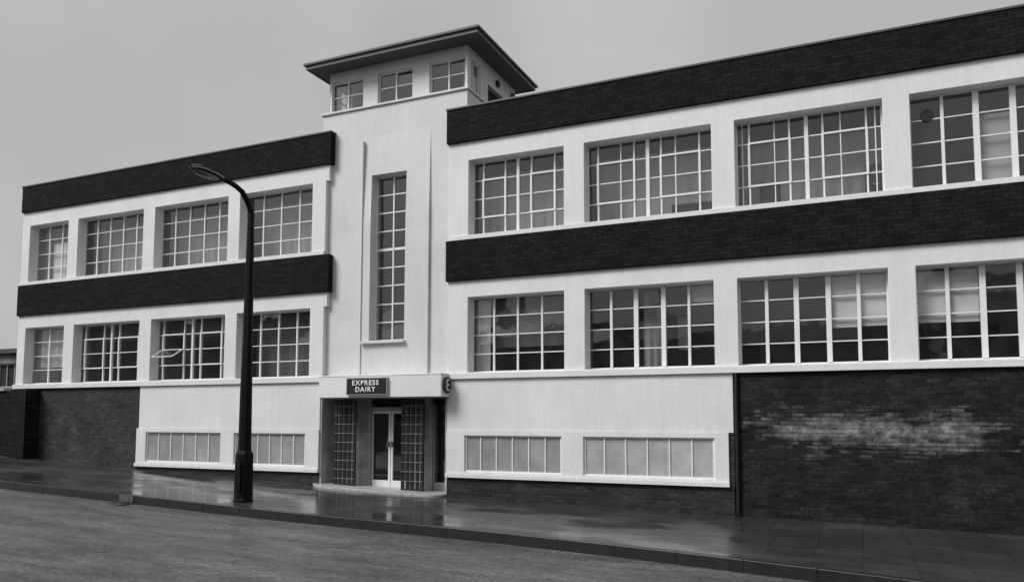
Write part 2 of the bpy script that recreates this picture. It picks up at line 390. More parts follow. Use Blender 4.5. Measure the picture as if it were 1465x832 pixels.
# plinth under the white fronts
for x0, x1 in ((-18.04, -12.2), (-8.40, -2.20)):
    mb = MB(); mb.box(x0, x1, .0, .30, -.5, ZB - .002); part(mb, 'plinth', 'plinth', bevel=.01)
mb = MB(); mb.box(-2.285, -2.192, .004, .30, ZB + .002, 1.415); part(mb, 'brick_base', 'plinth')
# old brick base walls at both ends
mb = MB(); mb.box(LE + .02, -18.095, .03, .30, -.2, ZLG - .002); part(mb, 'brick_base', 'brick', bevel=.01)
mb = MB(); mb.box(-2.19, RE, .02, .30, -.6, ZLG - .002); part(mb, 'brick_base', 'brick_r', bevel=.01)
mb = MB(); mb.tube([(-2.14, -.035, -.12), (-2.14, -.035, 2.55)], .034, 14)
for z in (.5, 1.4, 2.2): mb.tube([(-2.14, -.035, z), (-2.14, -.035, z + .04)], .044, 14)
part(mb, 'downpipe', 'iron', smooth=True)

# ---- tower
TX0, TX1, TY, TZ = -12.12, -8.04, .12, 9.26
wx0, wx1, wz0, wz1 = -10.61, -9.63, 3.53, 7.55
mb = MB(); wall_grid(mb, TX0, TX1, 2.66, TZ, TY, .50, [(wx0, wx1, wz0, wz1)])
part(mb, 'tower_wall', 'cream', bevel=.01)
mb = MB(); mb.box(TX0, TX0 + .3, .501, 3.2, 2.66, TZ); mb.box(TX1 - .3, TX1, .501, 3.2, 2.66, TZ); mb.box(TX0, TX1, 3.201, 3.5, 2.66, TZ)
part(mb, 'tower_wall', 'cream', bevel=.01)
# shallow centre panel that dies into the wall at its top
px0, px1, pz0, pz1, pp = -10.83, -9.00, 2.66, 8.52, .065
def pq(z): return pp if z <= 6.4 else max(.001, pp * (pz1 - z) / (pz1 - 6.4))
mb = MB()
for a, b in ((px0, wx0), (wx1, px1)):
    zs_ = [pz0, wz0, 6.4, wz1, pz1]
    for z0, z1 in zip(zs_, zs_[1:]):
        q0, q1 = pq(z0), pq(z1)
        mb.quad((a, TY - q0, z0), (b, TY - q0, z0), (b, TY - q1, z1), (a, TY - q1, z1))
        mb.quad((a, TY + .01, z0), (a, TY - q0, z0), (a, TY - q1, z1), (a, TY + .01, z1))
        mb.quad((b, TY - q0, z0), (b, TY + .01, z0), (b, TY + .01, z1), (b, TY - q1, z1))
for z0, z1 in ((pz0, wz0), (wz1, pz1)):
    mb.quad((wx0, TY - pq(z0), z0), (wx1, TY - pq(z0), z0), (wx1, TY - pq(z1), z1), (wx0, TY - pq(z1), z1))
mb.quad((wx0, TY - pq(wz1), wz1), (wx1, TY - pq(wz1), wz1), (wx1, TY + .01, wz1), (wx0, TY + .01, wz1))
mb.quad((wx0, TY - pp, wz0), (wx0, TY + .01, wz0), (wx1, TY + .01, wz0), (wx1, TY - pp, wz0))
part(mb, 'tower_panel', 'cream')
mb = MB(); mb.box(px0 - .024, px0 - .002, TY - .095, TY - .001, 2.70, 8.42); part(mb, 'fillet', 'cream', bevel=.006)
mb = MB(); mb.box(-10.80, -9.60, -.04, TY - .002 - pp, 3.45, 3.515); part(mb, 'window_sill', 'cream', bevel=.01)
mb = MB(); mb.box(TX0, TX1, TY + 1.2, TY + 1.3, 2.7, 9.2); part(mb, 'partition_wall', 'floor_in')
# ledge under the lantern storey
mb = MB(); mb.box(TX0 - .04, TX1 + .04, .075, 3.3, TZ + .002, TZ + .06); part(mb, 'tower_ledge', 'cream', bevel=.012)
# lantern storey
lx0, lx1, ly0, ly1, lz0, lz1 = -11.985, -8.08, .19, 2.95, TZ + .061, 10.36
wz = (9.37, 10.12)
mb = MB()
wall_grid(mb, lx0 + .0, lx1, lz0, lz1, ly0, ly0 + .2, [(lx0 - .0 + .0001, -10.98, *wz), (-10.55, -9.567, *wz), (-9.10, lx1 - .0001, *wz)])
part(mb, 'lantern_wall', 'cream', bevel=.006)
def ywall(mb, x0, x1, holes):
    m2 = MB(); wall_grid(m2, ly0 + .2001, ly1, lz0, lz1, 0, 1, holes)
    i = len(mb.v); mb.v += [(x0 + (x1 - x0) * y, x, z) for (x, y, z) in m2.v]; mb.f += [tuple(i + k for k in f) for f in m2.f]
mb = MB(); ywall(mb, lx1, lx1 - .2, [(ly0 + .20015, .88, *wz), (1.28, 2.15, 9.40, 9.86)]); part(mb, 'lantern_wall', 'cream')
mb = MB(); ywall(mb, lx0, lx0 + .2, [(ly0 + .20015, .88, *wz)]); mb.box(lx0 + .2, lx1 - .2, ly1 - .2, ly1, lz0, lz1); part(mb, 'lantern_wall', 'cream')
mb = MB(); mb.box(lx0 + .21, lx1 - .21, 1.9, 2.0, lz0, lz1); mb.box(lx0 + .21, lx1 - .21, .5, ly1 - .21, 10.25, 10.35); part(mb, 'ceiling', 'floor_in')
# round vents on the lantern side
for (y, z, r) in ((1.80, 10.07, .09), (2.72, 10.12, .07)):
    mb = MB(); mb.tube([(lx1 + .002, y, z), (lx1 + .05, y, z)], r, 20); part(mb, 'round_vent', 'iron', smooth=True)
# roof
rx0, rx1, ry0, ry1, rz = -12.36, -7.585, -.30, 3.15, 10.36
mb = MB()
mb.quad((rx0 + .04, ry0 + .04, rz), (rx1 - .04, ry0 + .04, rz), (rx1 - .04, ry1 - .04, rz), (rx0 + .04, ry1 - .04, rz))
mb.box(rx0 + .05, rx1 - .05, ry0 + .05, ry1 - .05, rz + .002, rz + .03)
rf0 = part(mb, 'roof_soffit', 'soffit')
mb = MB()
mb.box(rx0, rx1, ry0, ry0 + .04, rz - .02, rz + .075); mb.box(rx0, rx1, ry1 - .04, ry1, rz - .02, rz + .075)
mb.box(rx0, rx0 + .04, ry0 + .041, ry1 - .041, rz - .02, rz + .075); mb.box(rx1 - .04, rx1, ry0 + .041, ry1 - .041, rz - .02, rz + .075)
part(mb, 'roof_fascia', 'fasciaboard', bevel=.005)
mb = MB(); o_ = .05
mb.box(rx0 - o_, rx1 + o_, ry0 - o_, ry1 + o_, rz + .078, rz + .125)
a_ = [(rx0 - o_, ry0 - o_), (rx1 + o_, ry0 - o_), (rx1 + o_, ry1 + o_), (rx0 - o_, ry1 + o_)]; zt = rz + .126
r0, r1 = (rx0 + 1.7, (ry0 + ry1) / 2, rz + .45), (rx1 - 1.7, (ry0 + ry1) / 2, rz + .45)
A_ = [(x, y, zt) for x, y in a_]
mb.quad(A_[0], A_[1], r1, r0); mb.quad(A_[1], A_[2], r1); mb.quad(A_[2], A_[3], r0, r1); mb.quad(A_[3], A_[0], r0)
part(mb, 'roof', 'roof')

# ---- windows
YG = .275
def glazing(x0, x1, z0, z1, bars, rows, yg=YG, glass='glass', cases=(), th=.017, rowz=None, edge=.028, name='window', dark_top=0):
    """bars: list of (fraction, half width). cases: (x-frac0, x-frac1, row0, row1) rows from the bottom"""
    W = x1 - x0; H = z1 - z0
    rz_ = rowz if rowz else [z0 + H * k / rows for k in range(1, rows)]
    mb = MB(); d0, d1 = yg - .028, yg + .02
    mb.box(x0, x1, d0, d1, z0, z0 + edge * 1.3); mb.box(x0, x1, d0, d1, z1 - edge, z1)
    mb.box(x0, x0 + edge, d0, d1, z0 + edge * 1.3, z1 - edge); mb.box(x1 - edge, x1, d0, d1, z0 + edge * 1.3, z1 - edge)
    for f, t_ in bars: mb.box(x0 + W*f - t_, x0 + W*f + t_, d0 - (.018 if t_ > .025 else .004), d1 - .002, z0 + edge * 1.3, z1 - edge)
    xs = [x0 + edge] + [v for f, t_ in bars for v in (x0 + W*f - t_, x0 + W*f + t_)] + [x1 - edge]
    for r_ in rz_:
        t2 = th * .62
        if isinstance(r_, tuple): r_, t2 = r_
        for k in range(0, len(xs), 2):
            if xs[k+1] > xs[k] + .01: mb.box(xs[k], xs[k+1], d0 + .006, d1 - .004, r_ - t2, r_ + t2)
    fr = part(mb, name, 'bar')
    rzz = [z0] + [r_[0] if isinstance(r_, tuple) else r_ for r_ in rz_] + [z1]
    vx = [x0] + [x0 + W*f for f, _ in bars] + [x1]
    mb = MB()
    for i in range(len(vx) - 1):
        for j in range(len(rzz) - 1):
            if any(c[0] - .01 < ((vx[i] + vx[i+1]) / 2 - x0) / W < c[1] + .01 and c[2] <= j <= c[3] and c[4] for c in cases if len(c) > 4): continue
            a = random.uniform(-.0035, .0035); b = random.uniform(-.003, .003)
            mb.quad((vx[i], yg + a - b, rzz[j]), (vx[i+1], yg - a - b, rzz[j]), (vx[i+1], yg - a + b, rzz[j+1]), (vx[i], yg + a + b, rzz[j+1]))
    mb.build('pane', glass, fr)
    for c in cases:
        if len(c) > 4 and c[4]: pass
        a, b, z_0, z_1 = x0 + W*c[0], x0 + W*c[1], rzz[c[2]], rzz[c[3] + 1]
        mb = MB(); e = .026; f0 = yg - .05; f1 = yg - .031
        mb.box(a - e, b + e, f0, f1, z_0 - e * .7, z_0 + e * .7); mb.box(a - e, b + e, f0, f1, z_1 - e * .7, z_1 + e * .7)
        mb.box(a - e, a + e * .6, f0, f1, z_0 + e * .7, z_1 - e * .7); mb.box(b - e * .6, b + e, f0, f1, z_0 + e * .7, z_1 - e * .7)
        mb.build('casement', 'bar', fr)
    return fr
T, m_, n_ = .042, .026, .016
eq = lambda n, t=.017: [(k / n, t) for k in range(1, n)]
Wd = {}
def up(k, wins, i, bars, **kw): Wd[k] = glazing(*wins[i], ZUS, ZUH, bars, 4, glass='glass_up', **kw)
def lo(k, wins, i, bars, **kw): Wd[k] = glazing(*wins[i], ZLS, ZLH, bars, 4, **kw)
up('UL1', lwin, 0, eq(3)); up('UL2', lwin, 1, eq(5)); up('UL3', lwin, 2, eq(5)); up('UL4', lwin, 3, eq(4))
lo('LL1', lwin, 0, [(.45, .024)])
lo('LL2', lwin, 1, [(.08, n_), (.365, n_), (.487, .03), (.60, n_), (.89, n_)], cases=[(.08, .365, 1, 2), (.60, .89, 1, 2)])
lo('LL3', lwin, 2, [(.083, n_), (.372, n_), (.489, .03), (.601, n_), (.875, n_)], cases=[(.083, .372, 1, 2, True), (.601, .875, 1, 2)])
lo('LL4', lwin, 3, eq(4, .02))
up('U1', rwin, 0, [(.116, n_), (.352, n_), (.49, .032), (.63, n_), (.87, n_)], cases=[(.116, .352, 1, 2), (.63, .87, 1, 2)])
up('U2', rwin, 1, [(.09, n_), (.277, .011), (.385, n_), (.495, .036), (.60, n_), (.713, .011), (.895, n_)], cases=[(.09, .385, 1, 2), (.60, .895, 1, 2)])
up('U3', rwin, 2, [(.045, .009), (.095, n_), (.275, .009), (.38, n_), (.497, .036), (.609, n_), (.727, .009), (.896, n_), (.954, .009)], cases=[(.095, .38, 1, 2), (.609, .896, 1, 2)])
up('U4', rwin, 3, [(.20, m_), (.40, .048), (.613, .048), (.81, m_)])
up('U5', rwin, 4, [(.20, m_), (.40, .048), (.613, .048), (.81, m_)])
lo('L1', rwin, 0, [(.235, .02), (.487, .02), (.738, .02)])
lo('L2', rwin, 1, [(.19, m_), (.39, .046), (.605, .046), (.80, m_)])
lo('L3', rwin, 2, [(.195, .032), (.40, .046), (.615, .046), (.812, .032)])
lo('L4', rwin, 3, [(.19, .032), (.395, .048), (.605, .048), (.81, .032)])
lo('L5', rwin, 4, [(.19, .032), (.395, .048), (.605, .048), (.81, .032)])
# the tilted-open vent in the third left window (hung from the middle bar, swinging out)
x0, x1 = lwin[2]; W = x1 - x0; a, b = x0 + W * .083, x0 + W * .372; zh = (ZLS + ZLH) / 2 + .01; L_ = .44
mt = Matrix.Translation((a, YG - .055, zh)) @ Matrix.Rotation(R(-58), 4, 'X')
mb = MB(); e = .03
mb.box(0, b - a, -.012, .012, -e, 0, mt); mb.box(0, b - a, -.012, .012, -L_, -L_ + e, mt); mb.box(0, e, -.012, .012, -L_ + e, -e, mt); mb.box(b - a - e, b - a, -.012, .012, -L_ + e, -e, mt)
vs = mb.build('open_vent', 'bar', Wd['LL3']); vs['label'] = 'vent pane tilted open'
mb = MB(); mb.box(e, b - a - e, -.003, .003, -L_ + e, -e, mt); mb.build('vent_glass', 'glass', B)
# the mid bar the vent hangs from
mb = MB(); mb.box(a, b, YG - .04, YG - .01, zh - .012, zh + .012); mb.build('vent_bar', 'bar', Wd['LL3'])
# tower stair window
rz9 = [3.985, 4.42, 4.87, 5.31, (5.75, .03), 6.20, 6.65, 7.09]
Wd['T'] = glazing(wx0, wx1, wz0, wz1, [(.5, .016)], 9, yg=.34, glass='glass', rowz=rz9, th=.022)
# lantern windows
for (a, b) in ((lx0 + .03, -10.98), (-10.55, -9.567), (-9.10, lx1 - .03)):
    glazing(a, b, wz[0], wz[1], [(.5, .016)], 2, yg=ly0 + .10, glass='glass', name='lantern_window')
# corner return lights on both sides
for xs_, sgn in ((lx1, -1), (lx0, 1)):
    mb = MB(); xg = xs_ + sgn * .06; y0_, y1_ = ly0 + .06, .88
    for z0, z1 in ((wz[0], wz[0] + .035), (wz[1] - .03, wz[1]), (9.735, 9.757)): mb.box(xg - .015, xg + .015, y0_ + .03, y1_ - .03, z0, z1)
    for y_ in (y0_, y1_ - .03, (y0_ + y1_) / 2 - .015): mb.box(xg - .018, xg + .018, y_, y_ + .03, wz[0], wz[1])
    f_ = part(mb, 'lantern_window', 'bar')
    mb = MB(); mb.quad((xg, y0_, wz[0]), (xg, y1_, wz[0]), (xg, y1_, wz[1]), (xg, y0_, wz[1])); mb.build('pane', 'glass', f_)
    mb = MB(); mb.box(min(xs_ + sgn * .005, xs_ + sgn * .06), max(xs_ + sgn * .005, xs_ + sgn * .06), ly0 + .005, ly0 + .06, wz[0] + .001, wz[1] - .001); part(mb, 'corner_post', 'bar', bevel=.004)
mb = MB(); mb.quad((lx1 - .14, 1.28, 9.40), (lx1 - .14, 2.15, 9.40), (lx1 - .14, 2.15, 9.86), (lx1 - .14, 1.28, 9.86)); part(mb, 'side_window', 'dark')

# blinds, curtains
def flat_blind(wk, x0, x1, z0, z1, y, folds=0, mat='blind', amp=.012):
    mb = MB(); n = max(1, folds * 8)
    for k in range(n):
        a, b = x0 + (x1 - x0) * k / n, x0 + (x1 - x0) * (k + 1) / n
        ya = y + amp * math.sin(k / 8 * 2 * math.pi) if folds else y; yb = y + amp * math.sin((k + 1) / 8 * 2 * math.pi) if folds else y
        mb.quad((a, ya, z0), (b, yb, z0), (b, yb, z1), (a, ya, z1))
    return mb.build('blind' if not folds else 'curtain', mat, Wd[wk], smooth=True)
xa, xb = rwin[2]; w = xb - xa
for f0, f1, zz in ((.63, .805, 3.39), (.82, .99, 3.40)): flat_blind('L3', xa + w * f0, xa + w * f1, zz, 4.37, YG + .06)
xa, xb = rwin[3]; w = xb - xa
for f0, f1, zz in ((.01, .183, 3.41), (.198, .375, 3.40)): flat_blind('L4', xa + w * f0, xa + w * f1, zz, 4.33, YG + .06)
xa, xb = rwin[0]; w = xb - xa
flat_blind('L1', xa + .03, xa + w * .17, ZLS + .02, 4.37, YG + .12, 4, 'blind', .03)
xa, xb = rwin[1]; w = xb - xa
flat_blind('L2', xa + w * .40, xa + w * .585, ZLS + .02, 4.37, YG + .5, 3, 'net', .03)
flat_blind('L2', xa + w * .64, xa + w * .73, 3.15, 3.85, YG + .9, 0, 'net')
flat_blind('L2', xa + w * .81, xa + w * .985, 4.03, 4.37, YG + .06, 0, 'net')
xa, xb = lwin[0]; w = xb - xa
flat_blind('UL1', xa + w * .36, xa + w * .95, ZUS + .03, 7.0, YG + .08, 0, 'blind')
flat_blind('LL1', xa + w * .05, xa + w * .97, ZLS + .5, 4.37, YG + .10, 5, 'net', .03)
xa, xb = rwin[3]; w = xb - xa
flat_blind('U4', xa + w * .42, xa + w * .60, ZUS + .03, 7.1, YG + .10, 0, 'net')
for k, wi in (('U3', rwin[2]), ('U2', rwin[1]), ('U1', rwin[0])):  # nets added for grey panes; tops held low to mimic dark soffit shade
    xa, xb = wi
    flat_blind(k, xa + .02, xb - .02, ZUS + .02, ZUH - .16, YG + (.70 if k == 'U3' else .55), 9, 'net', .018)
for k, wi in (('UL2', lwin[1]), ('UL3', lwin[2]), ('UL4', lwin[3])):  # same added nets on the left wing, low tops imitating soffit shade
    xa, xb = wi
    flat_blind(k, xa + .02, xb - .02, ZUS + .02, ZUH - .16, YG + .55, 9, 'net', .018)
for k, wi, zb_ in (('LL2', lwin[1], 3.95), ('LL3', lwin[2], 3.95), ('LL4', lwin[3], ZLS + .05), ('L1', rwin[0], ZLS + .6)):  # nets added behind these lower panes to make the glass read lighter
    xa, xb = wi
    flat_blind(k, xa + .03, xb - .03, zb_, ZLH - .03, YG + .45, 7, 'net2', .02)
# round extract fans let into two panes
for wk, x, z in (('U4', rwin[3][0] + .29, 7.18), ('L4', rwin[3][0] + .29, 2.98)):
    mb = MB(); mb.tube([(x, YG - .035, z), (x, YG + .05, z)], [.115, .115], 24); f_ = mb.build('extractor_fan', 'iron', Wd[wk], smooth=True)
# things seen inside against the upper windows
def chair_at(x, y, z, label, rot=0):
    t = thing('office_chair', (x, y, z), label, 'chair', 'chair backs behind the upper window')
    mb = MB(); mb.box(x - .2, x + .2, y - .03, y + .03, z + .50, z + 1.0); mb.build('backrest', 'dark', t, bevel=.04)
    mb = MB(); mb.box(x - .22, x + .22, y + .03, y + .48, z + .42, z + .48); mb.build('seat', 'dark', t, bevel=.02)
    for sx in (-1, 1):
        for yy in (.05, .44):
            mb = MB(); mb.box(x + sx * .19 - .015, x + sx * .19 + .015, y + yy - .015, y + yy + .015, z, z + .42); mb.build('leg', 'dark', t)
    return t
chair_at(-1.49, .55, 5.36, 'dark square chair back behind the lower left panes of the wide upper window')
t = thing('filing_cabinet', (.40, .62, 5.36), 'dark box shape standing inside the lower right corner of the wide upper window', 'cabinet')
mb = MB(); mb.box(.24, .60, .42, .84, 5.362, 6.46); mb.build('body', 'dark', t, bevel=.01)
mb = MB()
for z in (5.5, 5.78, 6.06, 6.3):
    mb = MB(); mb.box(.36, .48, .395, .418, z, z + .03); mb.build('drawer_handle', 'gatebar', t)
t = thing('radiator', (-3.1, .62, 5.36), 'dark shapes along the lower right panes of the second upper window', 'radiator')
mb = MB()
for k in range(11): mb.box(-3.42 + k * .075, -3.365 + k * .075, .40, .52, 5.42, 6.10)
mb.build('fins', 'dark', t, bevel=.01)
mb = MB(); mb.box(-3.42, -2.615, .44, .48, 5.362, 5.419); mb.build('base', 'dark', t)

# ---- entrance
CY = -.38; c0, c1 = -11.95, -8.388
mb = MB(); mb.box(-11.70, c1, CY, TY - .002, 2.17, 2.655); mb.box(-12.25, -11.701, -.058, -.001, 2.575, 2.66); part(mb, 'canopy', 'fascia', bevel=.012)
mb = MB(); mb.box(-11.72, c1 + .004, CY - .006, TY - .003, 2.658, 2.69); part(mb, 'canopy_capping', 'fascia', bevel=.006)
mb = MB(); mb.box(-11.948, -8.446, .001, 1.6, 2.28, 2.50); mb.box(-11.68, -8.40, CY + .02, .0, 2.145, 2.168); part(mb, 'porch_ceiling', 'soffit')
DY = .55
# porch side walls
mb = MB(); mb.box(-12.2, -11.952, .301, 1.7, -.3, 2.27); mb.box(-11.9515, -11.90, .02, DY + .2, -.1, 2.27); part(mb, 'porch_wall', 'tile', bevel=.005)
mb = MB(); mb.box(-8.4455, -8.2, .32, 1.7, -.3, 2.27); mb.box(-8.50, -8.446, .02, DY + .2, -.1, 2.27); part(mb, 'porch_wall', 'tile', bevel=.005)
# wall ends either side down to the ground
mb = MB(); mb.box(-12.19, -11.953, -.0, .30, -.3, ZB - .002); part(mb, 'plinth', 'plinth')
# tiled piers and door screen
mb = MB()
for a, b in ((-11.90, -11.62), (-11.35, -10.88), (-9.56, -9.10)): mb.box(a, b, DY - .06, DY + .2, .03, 2.27); part(mb, 'tiled_pier', 'tile', bevel=.006); mb = MB()
mb = MB(); mb.box(-10.86, -10.79, DY - .1, DY + .1, .03, 2.20); part(mb, 'door_jamb', 'trim', bevel=.005)
mb = MB(); mb.box(-11.90, -8.46, DY - .02, DY + .2, 2.03, 2.27); part(mb, 'door_header', 'dark')
# "number" flash over the transom kept blank; white transom rail
mb = MB(); mb.box(-10.78, -9.72, DY - .09, DY - .0, 1.88, 1.965); part(mb, 'transom_rail', 'trim', bevel=.004)
# double doors
def door(a, b, hx):
    mb = MB(); s = .05; s0, s1 = (.018, .055) if hx < -10.2 else (.055, .018)
    mb.box(a, b, DY - .045, DY, .04, .22); mb.box(a, b, DY - .045, DY, 1.81, 1.875)
    mb.box(a, a + s0, DY - .045, DY, .221, 1.809); mb.box(b - s1, b, DY - .045, DY, .221, 1.809)
    d = part(mb, 'door', 'bar', bevel=.003)
    mb = MB(); mb.quad((a + s0, DY - .02, .22), (b - s1, DY - .02, .22), (b - s1, DY - .02, 1.81), (a + s0, DY - .02, 1.81)); mb.build('glass', 'glass', d)
    mb = MB(); mb.box(hx - .035, hx + .035, DY - .075, DY - .047, 1.03, 1.14); mb.tube([(hx, DY - .10, 1.0), (hx, DY - .10, 1.17)], .012, 8); mb.build('handle', 'gatebar', d)
door(-10.77, -10.253, -10.30); door(-10.237, -9.72, -10.19)
# sidelights
def sidelight(a, b):
    mb = MB(); mb.box(a, b, DY - .04, DY, .03, .22); mb.box(a, a + .03, DY - .04, DY, .221, 2.02); mb.box(b - .03, b, DY - .04, DY, .221, 2.02)
    d = part(mb, 'side_light', 'trim'); mb = MB(); mb.quad((a + .03, DY - .02, .22), (b - .03, DY - .02, .22), (b - .03, DY - .02, 2.03), (a + .03, DY - .02, 2.03)); mb.build('glass', 'glass', d)
sidelight(-9.08, -8.52); sidelight(-11.61, -11.36)
mb = MB(); mb.box(-9.70, -9.57, DY - .02, DY + .1, .03, 2.02); part(mb, 'door_jamb', 'trim')
# lobby behind
mb = MB(); mb.box(-11.9, -8.5, 3.0, 3.1, .1, 2.27); mb.box(-11.9, -8.5, DY + .21, 3.0, .05, .095); part(mb, 'lobby_wall', 'floor_in')
# step with a rounded left corner
mb = MB(); pts = []
cx, cy = -11.15, .22
for k in range(9):
    t_ = R(180 + 90 * k / 8); pts.append((cx + 1.02 * math.cos(t_), cy + .64 * math.sin(t_)))
pts += [(-10.6, -.42), (-10., -.42), (-9., -.42)] + [(-8.75 + .3 * math.sin(R(a)), -.12 - .3 * math.cos(R(a))) for a in (0, 20, 40, 60, 80, 90)]
pts += [(-8.45, .0), (-8.46, .01), (-8.46, DY + .2), (-9.5, DY + .2), (-10.5, DY + .2), (-11.93, DY + .2)]
zb = -.3
n = len(pts); mb.v += [(x, y, gs(x) + .055) for x, y in pts] + [(x, y, zb) for x, y in pts]
mb.f.append(tuple(range(n)))
for k in range(n): mb.f.append((k, (k + 1) % n, n + (k + 1) % n, n + k))
part(mb, 'entrance_step', 'stone', bevel=.012)
# lattice gates folded back in front of the piers (iron rods with rivets)
def gate(xc, w, y, label, zb=.03):
    t = thing('lattice_gate', (xc, y, zb), label, 'gate', 'iron lattice gates at the entrance')
    mb = MB(); nb = 5
    for k in range(nb):
        x = xc - w/2 + w * k / (nb - 1); mb.box(x - .04, x + .04, y - .02, y + .02, zb + .005, 2.13)
    mb.box(xc - w/2 - .03, xc + w/2 + .03, y - .019, y + .019, zb, zb + .045); mb.box(xc - w/2 - .03, xc + w/2 + .03, y - .019, y + .019, 2.10, 2.135)
    mb.build('gate_frame', 'iron', t, bevel=.003)
    mb = MB()
    for k in range(nb - 1):
        x = xc - w/2 + w * (k + .5) / (nb - 1); mb.tube([(x, y, zb + .04), (x, y, 2.11)], .007, 8)
    mb.build('rod', 'gatebar', t)
    mb = MB()
    for j in range(9):
        z = .26 + j * .215
        mb.box(xc - w/2 - .02, xc + w/2 + .02, y - .031, y - .021, z - .007, z + .007)
        for k in range(nb):
            x = xc - w/2 + w * k / (nb - 1); mb.tube([(x, y - .045, z), (x, y - .03, z)], .014, 8)
    mb.build('cross_strap', 'gatebar', t)
    return t
gate(-11.28, .54, .12, 'black iron lattice gate folded back on the left side of the entrance doors', .10)
gate(-9.40, .52, .12, 'black iron lattice gate folded across the right hand side of the entrance doors')

# ---- signs
def text_mesh(body, size, name, parent, loc, mat, rotz=0, off=.01, sx=1., ext=.006, track=1.):
    cu = bpy.data.curves.new(name, 'FONT'); cu.body = body; cu.size = size; cu.align_x = 'CENTER'; cu.align_y = 'CENTER'; cu.extrude = ext; cu.offset = off
    cu.space_character = track
    tmp = bpy.data.objects.new('tmp_text', cu); col.objects.link(tmp); bpy.context.view_layer.update()
    dg = bpy.context.evaluated_depsgraph_get(); me = bpy.data.meshes.new_from_object(tmp.evaluated_get(dg))
    bpy.data.objects.remove(tmp); me.name = name; me.materials.clear(); me.materials.append(M[mat])
    me.transform(Matrix.Rotation(rotz, 4, 'Z') @ Matrix.Rotation(R(90), 4, 'X') @ Matrix.Diagonal((sx, 1, 1, 1)))
    o = bpy.data.objects.new(name, me); col.objects.link(o); o.parent = parent; o.location = Vector(loc) - parent_world(parent); return o
sx0, sx1, sz0, sz1 = -10.845, -9.775, 2.25, 2.605
S = thing('shop_sign', ((sx0 + sx1) / 2, CY, sz0), 'black rectangular sign with two lines of white capitals on the canopy front', 'sign')
mb = MB(); mb.box(sx0, sx1, CY - .075, CY - .002, sz0, sz1); mb.build('board', 'signface', S, bevel=.004)
mb = MB(); e = .022
mb.box(sx0 - e, sx1 + e, CY - .065, CY - .003, sz0 - e, sz0 - .001); mb.box(sx0 - e, sx1 + e, CY - .065, CY - .003, sz1 + .001, sz1 + e)
mb.box(sx0 - e, sx0 - .001, CY - .065, CY - .003, sz0, sz1); mb.box(sx1 + .001, sx1 + e, CY - .065, CY - .003, sz0, sz1)
mb.build('sign_frame', 'trim', S)
xm = (sx0 + sx1) / 2
text_mesh('EXPRESS', .158, 'lettering', S, (xm - .02, CY - .082, 2.500), 'letter', off=.003, sx=1.05, track=1.22)
text_mesh('DAIRY', .158, 'lettering', S, (xm - .02, CY - .082, 2.350), 'letter', off=.003, sx=1.05, track=1.22)
# oval emblem on the canopy's right-hand end
S2 = thing('oval_sign', (c1, -.17, 2.24), 'small black oval sign with a white curled mark on the right end of the canopy', 'sign')
def ell(y, z, ry, rz_, x, n=28): return [(x, y + ry * math.cos(2*math.pi*k/n), z + rz_ * math.sin(2*math.pi*k/n)) for k in range(n)]
ez = 2.43
mb = MB(); A = ell(-.17, ez, .155, .185, c1 + .004); C = ell(-.17, ez, .155, .185, c1 + .05); n = 28
mb.v += A + C; mb.f += [tuple(range(n)), tuple(range(n, 2*n))] + [(k, (k+1) % n, n + (k+1) % n, n + k) for k in range(n)]
mb.build('board', 'signface', S2, bevel=.004)
def curl(pts, r=.016):
    mb = MB(); mb.tube([(c1 + .056, -.17 + y, ez + z) for y, z in pts], r, 8); return mb.build('emblem', 'letter', S2, smooth=True)
curl([(.055 * math.cos(t), .065 + .05 * math.sin(t)) for t in [R(a) for a in range(50, 300, 18)]])
curl([(.06 * math.cos(t), -.055 + .06 * math.sin(t)) for t in [R(a) for a in range(60, 320, 18)]])

# ------------------------------------------------------------------ street lamp
bx, by = -11.17, -3.35; bz = gs(bx)
L = thing('street_lamp', (bx, by, bz), 'tall dark street lamp with a curved arm on the pavement before the left wing', 'street lamp')
prof = [(0, .19), (.04, .19), (.06, .178), (.93, .170), (.97, .150), (1.0, .128), (1.2, .125), (2.2, .116), (3.2, .099), (4.4, .086), (5.3, .072), (5.75, .064)]
mb = MB(); mb.tube([(bx, by, bz + z) for z, r in prof], [r for z, r in prof], 8); mb.build('column', 'column', L, smooth=False, bevel=.004)
mb = MB(); mb.box(bx - .07, bx + .07, by - .181, by - .160, bz + .22, bz + .80); d_ = mb.build('access_door', 'column', L, bevel=.006)
mb = MB(); mb.tube([(bx, by, bz + 5.69), (bx, by, bz + 5.75), (bx, by, bz + 5.84)], [.070, .070, .058], 16); mb.build('collar', 'column', L, smooth=True)
arm = [(by, 5.80), (by - .03, 5.92), (by - .09, 6.02), (by - .17, 6.11), (by - .27, 6.205), (by - .42, 6.262), (by - .58, 6.295), (by - .74, 6.312), (by - .90, 6.32)]
mb = MB(); mb.tube([(bx, y, z) for y, z in arm], [.062, .060, .058, .056, .054, .052, .05, .05, .05], 14); mb.build('arm', 'column', L, smooth=True)
ln = [(-4.12, 6.318, .05, .045), (-4.20, 6.322, .075, .05), (-4.30, 6.328, .105, .062), (-4.50, 6.340, .125, .072), (-4.70, 6.345, .120, .066), (-4.85, 6.335, .085, .045), (-4.93, 6.32, .03, .018)]
mb = MB(); mb.tube([(bx, y, z) for y, z, a, b in ln], [(b, a) for y, z, a, b in ln], 18); la = mb.build('lantern', 'column', L, smooth=True)
bl = [(-4.28, 6.275, .06, .02), (-4.36, 6.268, .095, .045), (-4.55, 6.268, .108, .06), (-4.74, 6.275, .09, .05), (-4.86, 6.29, .04, .02)]
mb = MB(); mb.tube([(bx, y, z) for y, z, a, b in bl], [(b, a) for y, z, a, b in bl], 16); mb.build('bowl', 'bowl', la, smooth=True)
mb = MB()
